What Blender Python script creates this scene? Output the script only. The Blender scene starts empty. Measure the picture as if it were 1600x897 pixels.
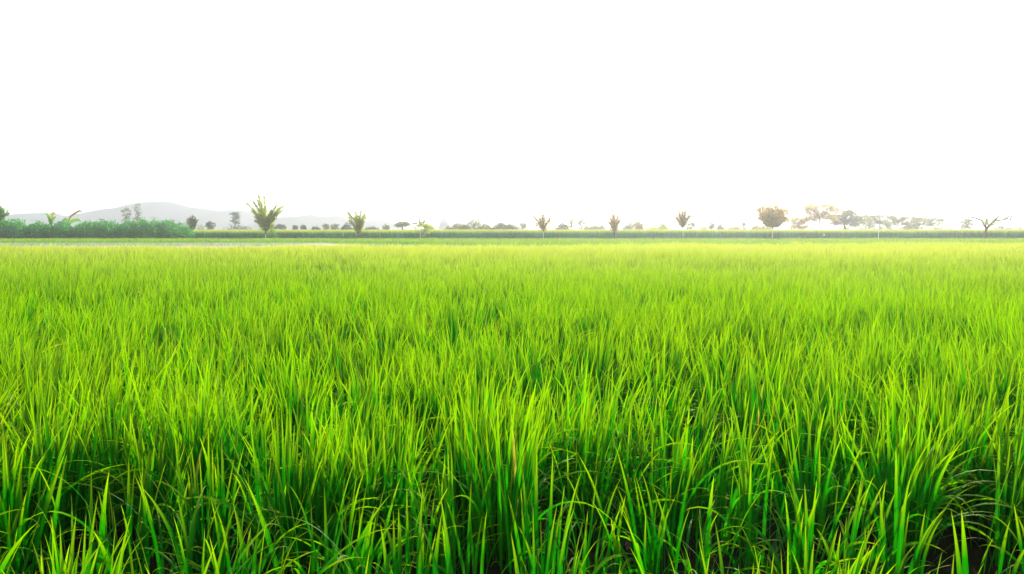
import bpy, math, random
import numpy as np

rng = np.random.default_rng(7)
random.seed(7)
F = 1244.0            # focal length in photograph pixels (1600 wide)
CAM_Z = 1.2
HORIZON = 360.0
SUN_AZ = math.radians(17.0)     # to the right of the view direction (+Y)
SUN_EL = math.radians(27.0)

scene = bpy.context.scene
COL = scene.collection


def wx(px, d):
    return (px - 800.0) / F * d


def wz(py, d):
    return CAM_Z + (HORIZON - py) / F * d


# ------------------------------------------------------------------ materials
def new_mat(name):
    m = bpy.data.materials.new(name)
    m.use_nodes = True
    nt = m.node_tree
    nt.nodes.clear()
    return m, nt, nt.nodes, nt.links


def ramp(N, stops):
    r = N.new('ShaderNodeValToRGB')
    e = r.color_ramp.elements
    while len(e) > 1:
        e.remove(e[0])
    e[0].position = stops[0][0]
    e[0].color = (*stops[0][1], 1)
    for p, c in stops[1:]:
        k = e.new(p)
        k.color = (*c, 1)
    return r


def blade_mat(name, greens, tip, trans_gain=(2.6, 2.1, 0.9), trans=0.5, rough=0.55, spec=0.35, dry=(0.22, 0.19, 0.05), haze_tint=None):
    """leaf blades: colour by blade (rnd), tip turning yellow (t), midrib (u)."""
    m, nt, N, L = new_mat(name)
    a_r = N.new('ShaderNodeAttribute'); a_r.attribute_name = 'rnd'
    a_t = N.new('ShaderNodeAttribute'); a_t.attribute_name = 't'
    a_u = N.new('ShaderNodeAttribute'); a_u.attribute_name = 'u'
    n = len(greens)
    r = ramp(N, [(i / max(1, n - 1) * 0.93, g) for i, g in enumerate(greens)] + [(0.985, greens[-1]), (0.99, dry), (1.0, dry)])
    L.new(a_r.outputs['Fac'], r.inputs['Fac'])
    # large patches in the crop
    geo = N.new('ShaderNodeNewGeometry')
    no = N.new('ShaderNodeTexNoise'); no.inputs['Scale'].default_value = 0.35; no.inputs['Detail'].default_value = 3
    L.new(geo.outputs['Position'], no.inputs['Vector'])
    hs = N.new('ShaderNodeHueSaturation')
    mr = N.new('ShaderNodeMapRange')
    mr.inputs['From Min'].default_value = 0.3; mr.inputs['From Max'].default_value = 0.7
    mr.inputs['To Min'].default_value = 0.82; mr.inputs['To Max'].default_value = 1.2
    L.new(no.outputs['Fac'], mr.inputs['Value'])
    L.new(mr.outputs['Result'], hs.inputs['Value'])
    L.new(r.outputs['Color'], hs.inputs['Color'])
    # yellowing tip
    mt = N.new('ShaderNodeMapRange')
    mt.inputs['From Min'].default_value = 0.58; mt.inputs['From Max'].default_value = 1.0
    mt.inputs['To Min'].default_value = 0.0; mt.inputs['To Max'].default_value = 0.85
    L.new(a_t.outputs['Fac'], mt.inputs['Value'])
    mx = N.new('ShaderNodeMixRGB')
    mx.inputs['Color2'].default_value = (*tip, 1)
    L.new(mt.outputs['Result'], mx.inputs['Fac'])
    L.new(hs.outputs['Color'], mx.inputs['Color1'])
    if haze_tint:
        # haze and sun glow painted into blade colour towards the far end, stronger rightward
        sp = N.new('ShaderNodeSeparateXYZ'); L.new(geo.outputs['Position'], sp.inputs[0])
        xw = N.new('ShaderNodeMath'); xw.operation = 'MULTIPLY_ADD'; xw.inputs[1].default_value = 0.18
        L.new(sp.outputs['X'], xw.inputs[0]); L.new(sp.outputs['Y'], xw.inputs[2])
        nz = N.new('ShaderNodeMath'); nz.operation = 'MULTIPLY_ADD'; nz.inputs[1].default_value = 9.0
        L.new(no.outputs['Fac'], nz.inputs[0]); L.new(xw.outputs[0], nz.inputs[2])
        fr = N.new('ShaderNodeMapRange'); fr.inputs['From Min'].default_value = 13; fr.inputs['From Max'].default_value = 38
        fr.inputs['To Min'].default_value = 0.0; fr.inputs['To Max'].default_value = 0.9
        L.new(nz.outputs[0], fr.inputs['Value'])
        mf = N.new('ShaderNodeMixRGB'); mf.inputs['Color2'].default_value = (*haze_tint, 1)
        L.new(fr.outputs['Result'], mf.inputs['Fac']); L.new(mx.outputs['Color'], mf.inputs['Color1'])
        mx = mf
    # midrib : |u| small -> paler
    mrib = N.new('ShaderNodeMapRange')
    mrib.inputs['From Min'].default_value = 0.0; mrib.inputs['From Max'].default_value = 0.22
    mrib.inputs['To Min'].default_value = 1.35; mrib.inputs['To Max'].default_value = 1.0
    ab = N.new('ShaderNodeMath'); ab.operation = 'ABSOLUTE'
    L.new(a_u.outputs['Fac'], ab.inputs[0]); L.new(ab.outputs[0], mrib.inputs['Value'])
    vv = N.new('ShaderNodeVectorMath'); vv.operation = 'SCALE'
    L.new(mx.outputs['Color'], vv.inputs[0]); L.new(mrib.outputs['Result'], vv.inputs['Scale'])
    p = N.new('ShaderNodeBsdfPrincipled')
    p.inputs['Roughness'].default_value = rough
    p.inputs['Specular IOR Level'].default_value = spec
    L.new(vv.outputs[0], p.inputs['Base Color'])
    tm = N.new('ShaderNodeVectorMath'); tm.operation = 'MULTIPLY'
    tm.inputs[1].default_value = trans_gain
    L.new(vv.outputs[0], tm.inputs[0])
    tr = N.new('ShaderNodeBsdfTranslucent')
    L.new(tm.outputs[0], tr.inputs['Color'])
    mix = N.new('ShaderNodeMixShader'); mix.inputs['Fac'].default_value = trans
    L.new(p.outputs[0], mix.inputs[1]); L.new(tr.outputs[0], mix.inputs[2])
    o = N.new('ShaderNodeOutputMaterial'); L.new(mix.outputs[0], o.inputs['Surface'])
    return m


def leaf_mat(name, c1, c2, trans=0.35, gain=(1.8, 1.9, 0.8)):
    m, nt, N, L = new_mat(name)
    a = N.new('ShaderNodeAttribute'); a.attribute_name = 'rnd'
    r = ramp(N, [(0.0, c1), (1.0, c2)])
    L.new(a.outputs['Fac'], r.inputs['Fac'])
    p = N.new('ShaderNodeBsdfPrincipled'); p.inputs['Roughness'].default_value = 0.55
    p.inputs['Specular IOR Level'].default_value = 0.3
    L.new(r.outputs['Color'], p.inputs['Base Color'])
    tm = N.new('ShaderNodeVectorMath'); tm.operation = 'MULTIPLY'; tm.inputs[1].default_value = gain
    L.new(r.outputs['Color'], tm.inputs[0])
    tr = N.new('ShaderNodeBsdfTranslucent'); L.new(tm.outputs[0], tr.inputs['Color'])
    mix = N.new('ShaderNodeMixShader'); mix.inputs['Fac'].default_value = trans
    L.new(p.outputs[0], mix.inputs[1]); L.new(tr.outputs[0], mix.inputs[2])
    o = N.new('ShaderNodeOutputMaterial'); L.new(mix.outputs[0], o.inputs['Surface'])
    return m


def noise_mat(name, c1, c2, scale=3.0, rough=0.85, spec=0.3, bump=0.0, metallic=0.0):
    m, nt, N, L = new_mat(name)
    geo = N.new('ShaderNodeNewGeometry')
    no = N.new('ShaderNodeTexNoise'); no.inputs['Scale'].default_value = scale; no.inputs['Detail'].default_value = 6
    L.new(geo.outputs['Position'], no.inputs['Vector'])
    r = ramp(N, [(0.35, c1), (0.65, c2)])
    L.new(no.outputs['Fac'], r.inputs['Fac'])
    p = N.new('ShaderNodeBsdfPrincipled'); p.inputs['Roughness'].default_value = rough
    p.inputs['Specular IOR Level'].default_value = spec
    L.new(r.outputs['Color'], p.inputs['Base Color'])
    if bump:
        b = N.new('ShaderNodeBump'); b.inputs['Strength'].default_value = bump; b.inputs['Distance'].default_value = 0.03
        L.new(no.outputs['Fac'], b.inputs['Height']); L.new(b.outputs['Normal'], p.inputs['Normal'])
    o = N.new('ShaderNodeOutputMaterial'); L.new(p.outputs[0], o.inputs['Surface'])
    return m


M = {}
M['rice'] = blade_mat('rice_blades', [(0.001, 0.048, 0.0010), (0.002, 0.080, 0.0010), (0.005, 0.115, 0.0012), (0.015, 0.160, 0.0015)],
                      (0.195, 0.295, 0.001), spec=0.08, trans_gain=(2.0, 2.2, 0.5), haze_tint=(0.27, 0.285, 0.115))
M['low_rice'] = blade_mat('low_rice_blades', [(0.03, 0.12, 0.006), (0.05, 0.15, 0.006), (0.07, 0.18, 0.008)], (0.20, 0.30, 0.02), dry=(0.2, 0.2, 0.03))
M['crop'] = blade_mat('tall_crop_blades', [(0.02, 0.16, 0.09), (0.03, 0.19, 0.10), (0.045, 0.21, 0.10)], (0.34, 0.38, 0.03), dry=(0.16, 0.14, 0.04), trans=0.35)
M['leaf_dark'] = leaf_mat('dark_leaves', (0.008, 0.12, 0.028), (0.06, 0.27, 0.04), trans=0.42, gain=(1.5, 1.8, 1.0))
M['leaf_bright'] = leaf_mat('bright_leaves', (0.06, 0.17, 0.03), (0.14, 0.26, 0.04), trans=0.45)
M['leaf_withered'] = leaf_mat('withered_leaves', (0.09, 0.07, 0.035), (0.15, 0.115, 0.05), trans=0.25)
M['leaf_olive'] = leaf_mat('olive_leaves', (0.12, 0.17, 0.02), (0.32, 0.35, 0.03), trans=0.52)
M['leaf_tan'] = leaf_mat('tan_leaves', (0.27, 0.22, 0.07), (0.44, 0.36, 0.11), trans=0.5, gain=(1.6, 1.5, 1.0))
M['leaf_shade'] = leaf_mat('dull_olive_leaves', (0.07, 0.09, 0.035), (0.15, 0.18, 0.06), trans=0.38)
M['leaf_gold'] = leaf_mat('gold_leaves', (0.14, 0.12, 0.02), (0.30, 0.24, 0.03), trans=0.45)
M['leaf_grey'] = leaf_mat('grey_green_leaves', (0.06, 0.09, 0.05), (0.13, 0.17, 0.08), trans=0.35)
M['leaf_blue'] = leaf_mat('blue_green_leaves', (0.02, 0.06, 0.045), (0.04, 0.10, 0.06), trans=0.2)
M['bark'] = noise_mat('bark', (0.05, 0.035, 0.025), (0.13, 0.10, 0.07), 14, 0.9)
M['paint'] = noise_mat('whitewash', (0.50, 0.55, 0.45), (0.62, 0.66, 0.58), 9, 0.8)
M['blossom'] = noise_mat('pale_blossom', (0.6, 0.65, 0.5), (0.75, 0.8, 0.7), 4, 0.8)
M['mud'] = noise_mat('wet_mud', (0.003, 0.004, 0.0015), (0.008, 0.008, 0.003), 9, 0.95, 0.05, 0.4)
M['ground'] = noise_mat('far_grass_ground', (0.045, 0.11, 0.015), (0.09, 0.16, 0.02), 0.08, 0.95, 0.1)
M['hill'] = noise_mat('wooded_hill', (0.02, 0.035, 0.035), (0.035, 0.055, 0.045), 0.02, 1.0, 0.0)
M['plaster'] = noise_mat('pale_plaster', (0.38, 0.38, 0.40), (0.46, 0.46, 0.48), 1.0, 0.8)
M['dark_metal'] = noise_mat('dark_metal', (0.04, 0.04, 0.04), (0.07, 0.07, 0.06), 5, 0.5)
# shallow water of the flooded strip
m, nt, N, L = new_mat('wet_earth')
p = N.new('ShaderNodeBsdfPrincipled')
p.inputs['Base Color'].default_value = (0.20, 0.17, 0.13, 1); p.inputs['Roughness'].default_value = 0.7
p.inputs['IOR'].default_value = 1.33
no = N.new('ShaderNodeTexNoise'); no.inputs['Scale'].default_value = 3.0
geo = N.new('ShaderNodeNewGeometry'); L.new(geo.outputs['Position'], no.inputs['Vector'])
b = N.new('ShaderNodeBump'); b.inputs['Strength'].default_value = 0.15; b.inputs['Distance'].default_value = 0.02
L.new(no.outputs['Fac'], b.inputs['Height']); L.new(b.outputs['Normal'], p.inputs['Normal'])
o = N.new('ShaderNodeOutputMaterial'); L.new(p.outputs[0], o.inputs['Surface'])
M['water'] = m


# ------------------------------------------------------------------ mesh building
def build_mesh(name, V, faces, mats, mat_idx=None, attrs=None, smooth=False):
    """V (n,3); faces = list of int arrays (k,4) / (k,3); mat_idx = matching list of int or arrays."""
    me = bpy.data.meshes.new(name)
    V = np.asarray(V, dtype=np.float32)
    loops, starts, mi, pos = [], [], [], 0
    for j, f in enumerate(faces):
        f = np.asarray(f, dtype=np.int32)
        if len(f) == 0:
            continue
        k = f.shape[1]
        loops.append(f.ravel())
        starts.append(pos + np.arange(len(f), dtype=np.int32) * k)
        pos += f.size
        v = 0 if mat_idx is None else mat_idx[j]
        mi.append(np.full(len(f), v, dtype=np.int32) if np.isscalar(v) else np.asarray(v, dtype=np.int32))
    loops = np.concatenate(loops); starts = np.concatenate(starts).astype(np.int32); mi = np.concatenate(mi)
    me.vertices.add(len(V)); me.vertices.foreach_set('co', V.ravel())
    me.loops.add(len(loops)); me.loops.foreach_set('vertex_index', loops)
    me.polygons.add(len(starts)); me.polygons.foreach_set('loop_start', starts)
    for mt in mats:
        me.materials.append(mt)
    me.polygons.foreach_set('material_index', mi)
    me.polygons.foreach_set('use_smooth', np.full(len(starts), smooth, dtype=bool))
    for k, a in (attrs or {}).items():
        at = me.attributes.new(k, 'FLOAT', 'POINT')
        at.data.foreach_set('value', np.asarray(a, dtype=np.float32))
    me.update(calc_edges=True)
    return me


def obj(name, me, parent=None, loc=(0, 0, 0)):
    o = bpy.data.objects.new(name, me)
    COL.objects.link(o)
    if parent is not None:
        o.parent = parent
    o.location = loc
    return o


def tag(o, label=None, cat=None, group=None, kind=None):
    if label:
        o['label'] = label
        if len(label.split()) > 16: print('LONG', label)
    if cat: o['category'] = cat
    if group: o['group'] = group
    if kind: o['kind'] = kind
    return o


def thing(name, label, cat, loc, group=None):
    return tag(obj(name, None, None, loc), label, cat, group)


# ------------------------------------------------------------------ grass blades
def blades(P, L, az, th0, bend, power, W, S, twist, across, rnd):
    """Ribbon blades. P (n,3) base; L length; az lean direction; th0 start angle from vertical; bend total extra
    angle; W half width; S segments; across 2 or 3 vertices per cross-section. Last section is the pointed tip."""
    n = len(P)
    t = np.linspace(0, 1, S + 1)[None, :]
    th = th0[:, None] + bend[:, None] * t ** power[:, None]
    ds = (L / S)[:, None]
    tm = 0.5 * (th[:, 1:] + th[:, :-1])
    r = np.concatenate([np.zeros((n, 1)), np.cumsum(np.sin(tm) * ds, 1)], 1)
    z = np.concatenate([np.zeros((n, 1)), np.cumsum(np.cos(tm) * ds, 1)], 1)
    ca, sa = np.cos(az)[:, None], np.sin(az)[:, None]
    C = np.stack([P[:, 0:1] + ca * r, P[:, 1:2] + sa * r, P[:, 2:3] + z], -1)      # n,S+1,3
    perp = np.stack([-sa + 0 * th, ca + 0 * th, 0 * th], -1)
    nrm = np.stack([ca * np.cos(th), sa * np.cos(th), -np.sin(th)], -1)
    tw = twist[:, None] * t + (twist * 0.3)[:, None]
    side = np.cos(tw)[..., None] * perp + np.sin(tw)[..., None] * nrm
    nn = -np.sin(tw)[..., None] * perp + np.cos(tw)[..., None] * nrm
    w = np.clip(0.55 + 1.5 * t, 0, 1) * (1 - t ** 2.6)
    w = W[:, None] * w
    w[:, -1] = 0
    A = C - side * w[..., None]
    B = C + side * w[..., None]
    if across == 3:
        A = A[:, :S]; B = B[:, :S]
        K = (C - nn * (0.30 * w)[..., None])
        V = np.concatenate([np.stack([A, K[:, :S], B], 2).reshape(n, S * 3, 3), C[:, S:]], 1)
        per = S * 3 + 1
        base = (np.arange(n) * per)[:, None]
        i = np.arange(S - 1) * 3
        q = []
        for a in (0, 1):
            q.append(np.stack([i + a, i + a + 1, i + a + 4, i + a + 3], -1))
        q = np.concatenate(q, 0)
        quads = (base[:, :, None] + q[None]).reshape(-1, 4)
        e = (S - 1) * 3
        tr = np.array([[e, e + 1, S * 3], [e + 1, e + 2, S * 3]])
        tris = (base[:, :, None] + tr[None]).reshape(-1, 3)
        tt = np.concatenate([np.repeat(t[:, :S], 3, 1), t[:, S:]], 1)
        uu = np.concatenate([np.tile([-1., 0., 1.], S), [0.]])[None]
    else:
        V = np.concatenate([np.stack([A[:, :S], B[:, :S]], 2).reshape(n, S * 2, 3), C[:, S:]], 1)
        per = S * 2 + 1
        base = (np.arange(n) * per)[:, None]
        i = np.arange(S - 1) * 2
        q = np.stack([i, i + 1, i + 3, i + 2], -1)
        quads = (base[:, :, None] + q[None]).reshape(-1, 4)
        e = (S - 1) * 2
        tris = (base[:, :, None] + np.array([[e, e + 1, S * 2]])[None]).reshape(-1, 3)
        tt = np.concatenate([np.repeat(t[:, :S], 2, 1), t[:, S:]], 1)
        uu = np.full((1, per), 1.0)
    tt = np.broadcast_to(tt, (n, per)).ravel()
    uu = np.broadcast_to(uu, (n, per)).ravel()
    rr = np.repeat(rnd, per)
    return V.reshape(-1, 3), quads, tris, tt, uu, rr


class Ribbons:
    def __init__(self):
        self.V, self.Q, self.T, self.t, self.u, self.r, self.n = [], [], [], [], [], [], 0

    def add(self, *a):
        V, Q, T, t, u, r = blades(*a)
        self.V.append(V); self.Q.append(Q + self.n); self.T.append(T + self.n)
        self.t.append(t); self.u.append(u); self.r.append(r); self.n += len(V)

    def build(self, name, mat, smooth=True):
        return build_mesh(name, np.concatenate(self.V), [np.concatenate(self.Q), np.concatenate(self.T)], [mat],
                          attrs={'t': np.concatenate(self.t), 'u': np.concatenate(self.u), 'rnd': np.concatenate(self.r)}, smooth=smooth)


_waves = [(rng.uniform(0, 2 * np.pi), rng.uniform(0.5, 1.0) * f, rng.uniform(0, 6.28), 1 / (f ** 0.5))
          for f in (0.5, 0.8, 1.3, 2.0, 2.7, 3.7, 5.0) for _ in range(3)]
_waves2 = [(rng.uniform(0, 2 * np.pi), rng.uniform(0.5, 1.0) * f, rng.uniform(0, 6.28), 1 / (f ** 0.5))
           for f in (0.4, 0.7, 1.1, 1.8, 2.9, 4.4) for _ in range(3)]


def field(x, y, waves=_waves):
    v = 0; s = 0
    for a, f, p, amp in waves:
        v = v + amp * np.sin((x * math.cos(a) + y * math.sin(a)) * f + p); s += amp * amp
    return v / math.sqrt(s / 2) * 0.5          # roughly unit-ish


def far_edge(x):
    return 40.5 + 0.17 * x


def scatter(y0, y1, dens, margin=1.6, limit=None):
    half = 0.66 * y1 + margin
    n = int(dens * 2 * half * (y1 - y0))
    x = rng.uniform(-half, half, n); y = rng.uniform(y0, y1, n)
    k = np.abs(x) < 0.66 * y + margin
    x, y = x[k], y[k]
    if limit is not None:
        k = y < limit(x); x, y = x[k], y[k]
    return x, y


def clumps(y0, y1, cdens, per, spread, limit=None):
    cx, cy = scatter(y0, y1, cdens, limit=limit)
    k = rng.poisson(per * np.clip(1 + 0.35 * field(cx * 2.5, cy * 2.5, _waves2), 0.3, 2), len(cx))
    idx = np.repeat(np.arange(len(cx)), k)
    n = len(idx)
    off_a = rng.uniform(0, 2 * np.pi, n); off_r = spread * np.sqrt(rng.uniform(0, 1, n))
    x = cx[idx] + off_r * np.cos(off_a); y = cy[idx] + off_r * np.sin(off_a)
    ch = rng.normal(0, 0.11, len(cx))[idx]
    cl = rng.uniform(0, 2 * np.pi, len(cx))[idx]
    return x, y, off_a, ch, cl, rng.uniform(0, 1, len(cx))[idx], n


R = Ribbons()


def rice(y0, y1, cdens, per, spread, S, across, wscale, limit=None, hbase=0.50, arch_share=0.20, up=1.0):
    x, y, oa, ch, cl, cr, n = clumps(y0, y1, cdens, per, spread, limit)
    P = np.stack([x, y, np.full(n, 0.0)], -1)
    f1 = field(x, y); f2 = field(x + 40, y - 13, _waves2)
    wind = math.pi * 0.15 + 2.2 * f2
    # direction: mix of outward from the clump, the clump's own lean and the wind
    vx = np.cos(oa) * 0.85 + np.cos(cl) * 0.75 + np.cos(wind) * 0.5 + rng.normal(0, 0.45, n)
    vy = np.sin(oa) * 0.85 + np.sin(cl) * 0.75 + np.sin(wind) * 0.5 + rng.normal(0, 0.45, n)
    az = np.arctan2(vy, vx)
    hgt = hbase * np.clip(1 + 0.13 * f1 + ch + rng.normal(0, 0.10, n), 0.5, 1.5)
    kind = rng.uniform(0, 1, n)
    th0 = np.abs(rng.normal(0.10, 0.11, n)) * up + 0.03
    bend = np.abs(rng.normal(0.28, 0.28, n)) * up
    power = rng.uniform(1.6, 3.2, n)
    W = rng.uniform(0.0045, 0.0085, n) * wscale
    # arching, drooping leaves
    a = kind < arch_share
    bend[a] = rng.uniform(1.1, 2.5, a.sum()); th0[a] += 0.12; hgt[a] *= rng.uniform(0.65, 0.98, a.sum()); W[a] *= 0.8
    power[a] = rng.uniform(1.2, 2.4, a.sum())
    # thin short wisps low in the stand
    b_ = (kind > arch_share) & (kind < arch_share + 0.16)
    bend[b_] = rng.uniform(0.8, 2.6, b_.sum()); th0[b_] += rng.uniform(0.1, 0.7, b_.sum())
    hgt[b_] *= rng.uniform(0.45, 0.75, b_.sum()); W[b_] *= 0.38
    twist = rng.normal(0, 0.9, n)
    rnd = np.clip(0.5 * cr + 0.5 * rng.uniform(0, 1, n) + 0.10 * f2, 0, 0.97)
    rnd[rng.uniform(0, 1, n) < 0.002] = 1.0
    R.add(P, hgt, az, th0, bend, power, W, S, twist, across, rnd)
    return n


N_BLADES = 0
N_BLADES += rice(1.7, 2.75, 21, 20, 0.09, 14, 3, 1.15, hbase=0.38, arch_share=0.42, up=0.95)
N_BLADES += rice(2.75, 7.5, 33, 29, 0.085, 12, 3, 1.2, hbase=0.51, arch_share=0.27, up=0.9)
N_BLADES += rice(7.5, 15, 26, 25, 0.085, 7, 2, 1.15, hbase=0.51, up=0.95)
N_BLADES += rice(15, 50, 15, 19, 0.10, 4, 2, 1.8, limit=far_edge)
# a few broad single leaves and long arching ones close to the camera
n = 260
x, y = scatter(2.0, 4.4, 30); x, y = x[:n], y[:n]; n = len(x)
k = rng.uniform(0, 1, n) < 0.5
R.add(np.stack([x, y, np.zeros(n)], -1), np.where(k, rng.uniform(0.42, 0.62, n), rng.uniform(0.34, 0.5, n)), rng.uniform(0, 6.28, n),
      np.where(k, 0.25, 0.12), np.where(k, rng.uniform(1.3, 2.2, n), rng.uniform(0.1, 0.7, n)), rng.uniform(1.2, 2.2, n),
      np.where(k, 0.0045, 0.010), 14, rng.normal(0, 0.6, n), 3, rng.uniform(0.1, 0.9, n))
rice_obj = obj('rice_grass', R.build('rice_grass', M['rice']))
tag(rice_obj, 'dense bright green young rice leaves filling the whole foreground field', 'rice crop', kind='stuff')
print('blades', N_BLADES)

# ------------------------------------------------------------------ second, low field
def near_edge2(x):
    return np.where(x < -18, 76.0, np.where(x > 8, 49.0, 76.0 - (x + 18) / 26 * 27.0))


R = Ribbons()
n = 150000
x = rng.uniform(-85, 85, n); y = rng.uniform(47, 100, n)
k = (y > near_edge2(x)) & (np.abs(x) < 0.66 * y + 8); x, y = x[k], y[k]; n = len(x)
R.add(np.stack([x, y, np.zeros(n)], -1), 0.30 * np.clip(1 + 0.1 * field(x, y) + rng.normal(0, .12, n), .5, 1.5), rng.uniform(0, 6.28, n),
      rng.uniform(0.05, 0.35, n), rng.uniform(0.1, 0.8, n), np.full(n, 2.0), rng.uniform(0.010, 0.020, n), 3, rng.normal(0, 0.8, n), 2, rng.uniform(0, 0.95, n))
tag(obj('low_rice', R.build('low_rice', M['low_rice'])), 'strip of short fresh green rice beyond the front field', 'rice crop', kind='stuff')

# ------------------------------------------------------------------ tall dark crop behind it
R = Ribbons()
n = 120000
x = rng.uniform(-95, 95, n); y = 101 + 26 * rng.uniform(0, 1, n) ** 2.2
k = (x > -40.2) | (y > 107); x, y = x[k], y[k]; n = len(x)
h = 1.34 + 0.05 * field(x * 0.15, y * 0.15, _waves2) + rng.normal(0, 0.05, n)
R.add(np.stack([x, y, np.zeros(n)], -1), h, rng.uniform(0, 6.28, n), rng.uniform(0.0, 0.12, n), rng.uniform(0.1, 0.7, n),
      np.full(n, 3.0), rng.uniform(0.015, 0.03, n), 5, rng.normal(0, 0.8, n), 2, rng.uniform(0, 0.95, n))
tag(obj('tall_crop', R.build('tall_crop', M['crop'])), 'band of tall dark green crop with yellowish tops across the whole view', 'crop', kind='stuff')

# ------------------------------------------------------------------ ground sheets
def sheet(name, poly, z, mat, label=None, kind='structure'):
    V = [(px, py, z) for px, py in poly]
    me = bpy.data.meshes.new(name); me.from_pydata(V, [], [list(range(len(V)))]); me.materials.append(mat)
    return tag(obj(name, me), label, None, None, kind)


sheet('ground', [(-1500, -40), (1500, -40), (1500, 1480), (-1500, 1480)], -0.012, M['ground'], 'flat grassy farmland reaching to the horizon')
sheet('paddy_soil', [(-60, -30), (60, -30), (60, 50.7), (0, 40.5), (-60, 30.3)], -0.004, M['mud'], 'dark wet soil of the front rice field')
sheet('mud_path', [(-75, 50), (-14, 55), (-12, 64), (-18, 75.5), (-75, 75.5)], 0.0, M['water'], 'thin pale strip of bare wet earth behind the front field')

# small dark stubs standing in the bare wet strip
R = Ribbons()
n = 3000
x = rng.uniform(-52, -18, n); y = rng.uniform(60, 72, n)
row = np.round(y / 1.5) * 1.5 + rng.normal(0, 0.08, n)
R.add(np.stack([x, row, np.zeros(n)], -1), rng.uniform(0.10, 0.22, n), rng.uniform(0, 6.28, n), rng.uniform(0, 0.4, n), rng.uniform(0, 0.6, n),
      np.full(n, 2.0), rng.uniform(0.01, 0.02, n), 3, rng.normal(0, 0.8, n), 2, rng.uniform(0, 1, n))
tag(obj('seedlings', R.build('seedlings', M['crop'])), 'rows of tiny dark seedlings standing in the bare wet strip', 'seedlings', kind='stuff')

# ------------------------------------------------------------------ hills
def hill(name, prof, D, label, depth=180):
    """ridge given by its skyline (photo pixels) at distance D; slopes down both to the front and the back."""
    prof = np.array(prof, float)
    xs = np.linspace(prof[0, 0], prof[-1, 0], 120)
    ys = np.interp(xs, prof[:, 0], prof[:, 1])
    ker = np.hanning(9); ker /= ker.sum()
    ys = np.convolve(np.pad(ys, 4, 'edge'), ker, 'valid')
    X = wx(xs, D); Z = np.maximum(wz(ys, D), 0) + 0.35 * np.sin(X * 0.21) * (ys < 352)
    K = 17
    u = np.linspace(-1, 1, K)
    V = np.zeros((len(X), K, 3))
    V[:, :, 0] = X[:, None]
    V[:, :, 1] = D + u[None] * depth * 0.5
    V[:, :, 2] = Z[:, None] * (np.cos(u * math.pi / 2)[None] ** 0.9) + 0.02 * Z[:, None] * np.sin(X[:, None] * 0.1 + u[None] * 9)
    V[:, :, 2] -= 1.0
    i = np.arange(len(X) - 1)[:, None] * K + np.arange(K - 1)[None]
    q = np.stack([i, i + K, i + K + 1, i + 1], -1).reshape(-1, 4)
    me = build_mesh(name, V.reshape(-1, 3), [q], [M['hill']], smooth=True)
    return tag(obj(name, me), label, None, None, 'structure')


hill('hills', [(90, 362), (130, 333), (150, 328), (190, 324), (215, 316), (232, 313.6), (255, 314.6), (272, 315.5), (300, 322), (330, 327), (350, 329), (375, 326), (400, 330),
               (425, 338), (450, 345), (470, 352), (500, 362)], 820, 'long pale lilac hill rising behind the bushes')
hill('hills', [(5, 362), (30, 336), (45, 331), (80, 332), (105, 340), (125, 352), (140, 362)], 850, 'low pale rounded hill above the hedge')
hill('hills', [(395, 362), (430, 340), (455, 336), (485, 334), (500, 338), (525, 335), (540, 336), (560, 345), (580, 352), (600, 362)], 700, 'pale double humped hill behind the palm like trees')
hill('hills', [(560, 362), (570, 344), (590, 342), (610, 345), (635, 353), (655, 362)], 660, 'faintest low hill fading into the haze')

# ------------------------------------------------------------------ trees and bushes
def tube(pts, rad, sides=7):
    pts = np.asarray(pts, float); rad = np.asarray(rad, float)
    n = len(pts)
    d = np.gradient(pts, axis=0); d /= np.linalg.norm(d, axis=1)[:, None] + 1e-9
    ref = np.where(np.abs(d[:, 2:3]) > 0.9, np.array([[1., 0, 0]]), np.array([[0, 0, 1.]]))
    a = np.cross(d, ref); a /= np.linalg.norm(a, axis=1)[:, None] + 1e-9
    b = np.cross(d, a)
    ang = np.arange(sides) / sides * 2 * np.pi
    V = pts[:, None] + rad[:, None, None] * (np.cos(ang)[None, :, None] * a[:, None] + np.sin(ang)[None, :, None] * b[:, None])
    i = np.arange(n - 1)[:, None] * sides + np.arange(sides)[None]
    j = np.arange(n - 1)[:, None] * sides + (np.arange(sides)[None] + 1) % sides
    q = np.stack([i, j, j + sides, i + sides], -1).reshape(-1, 4)
    return V.reshape(-1, 3), q


class Solid:
    def __init__(self): self.V, self.Q, self.mi, self.n = [], [], [], 0

    def tube(self, pts, rad, mi=0, sides=7):
        V, q = tube(pts, rad, sides)
        self.V.append(V); self.Q.append(q + self.n); self.mi.append(np.full(len(q), mi)); self.n += len(V)

    def build(self, name, mats, parent=None, smooth=True):
        me = build_mesh(name, np.concatenate(self.V), [np.concatenate(self.Q)], mats, [np.concatenate(self.mi)], smooth=smooth)
        return obj(name, me, parent)


def leaves(pos, direction, length, width, spread=0.8, rnd=None):
    """diamond shaped leaves; pos (n,3), direction (n,3) preferred axis"""
    n = len(pos)
    d = direction + rng.normal(0, spread, (n, 3)); d /= np.linalg.norm(d, axis=1)[:, None] + 1e-9
    s = np.cross(d, rng.normal(0, 1, (n, 3))); s /= np.linalg.norm(s, axis=1)[:, None] + 1e-9
    length = (length * rng.uniform(0.6, 1.3, n))[:, None]; width = (width * rng.uniform(0.7, 1.3, n))[:, None]
    nn = np.cross(d, s)
    V = np.stack([pos, pos + d * length * 0.45 - s * width * 0.5 + nn * width * 0.1, pos + d * length, pos + d * length * 0.45 + s * width * 0.5 + nn * width * 0.1], 1)
    Q = np.arange(n * 4).reshape(n, 4)
    r = rng.uniform(0, 1, n) if rnd is None else rnd
    return V.reshape(-1, 3), Q, np.repeat(r, 4)


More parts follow.
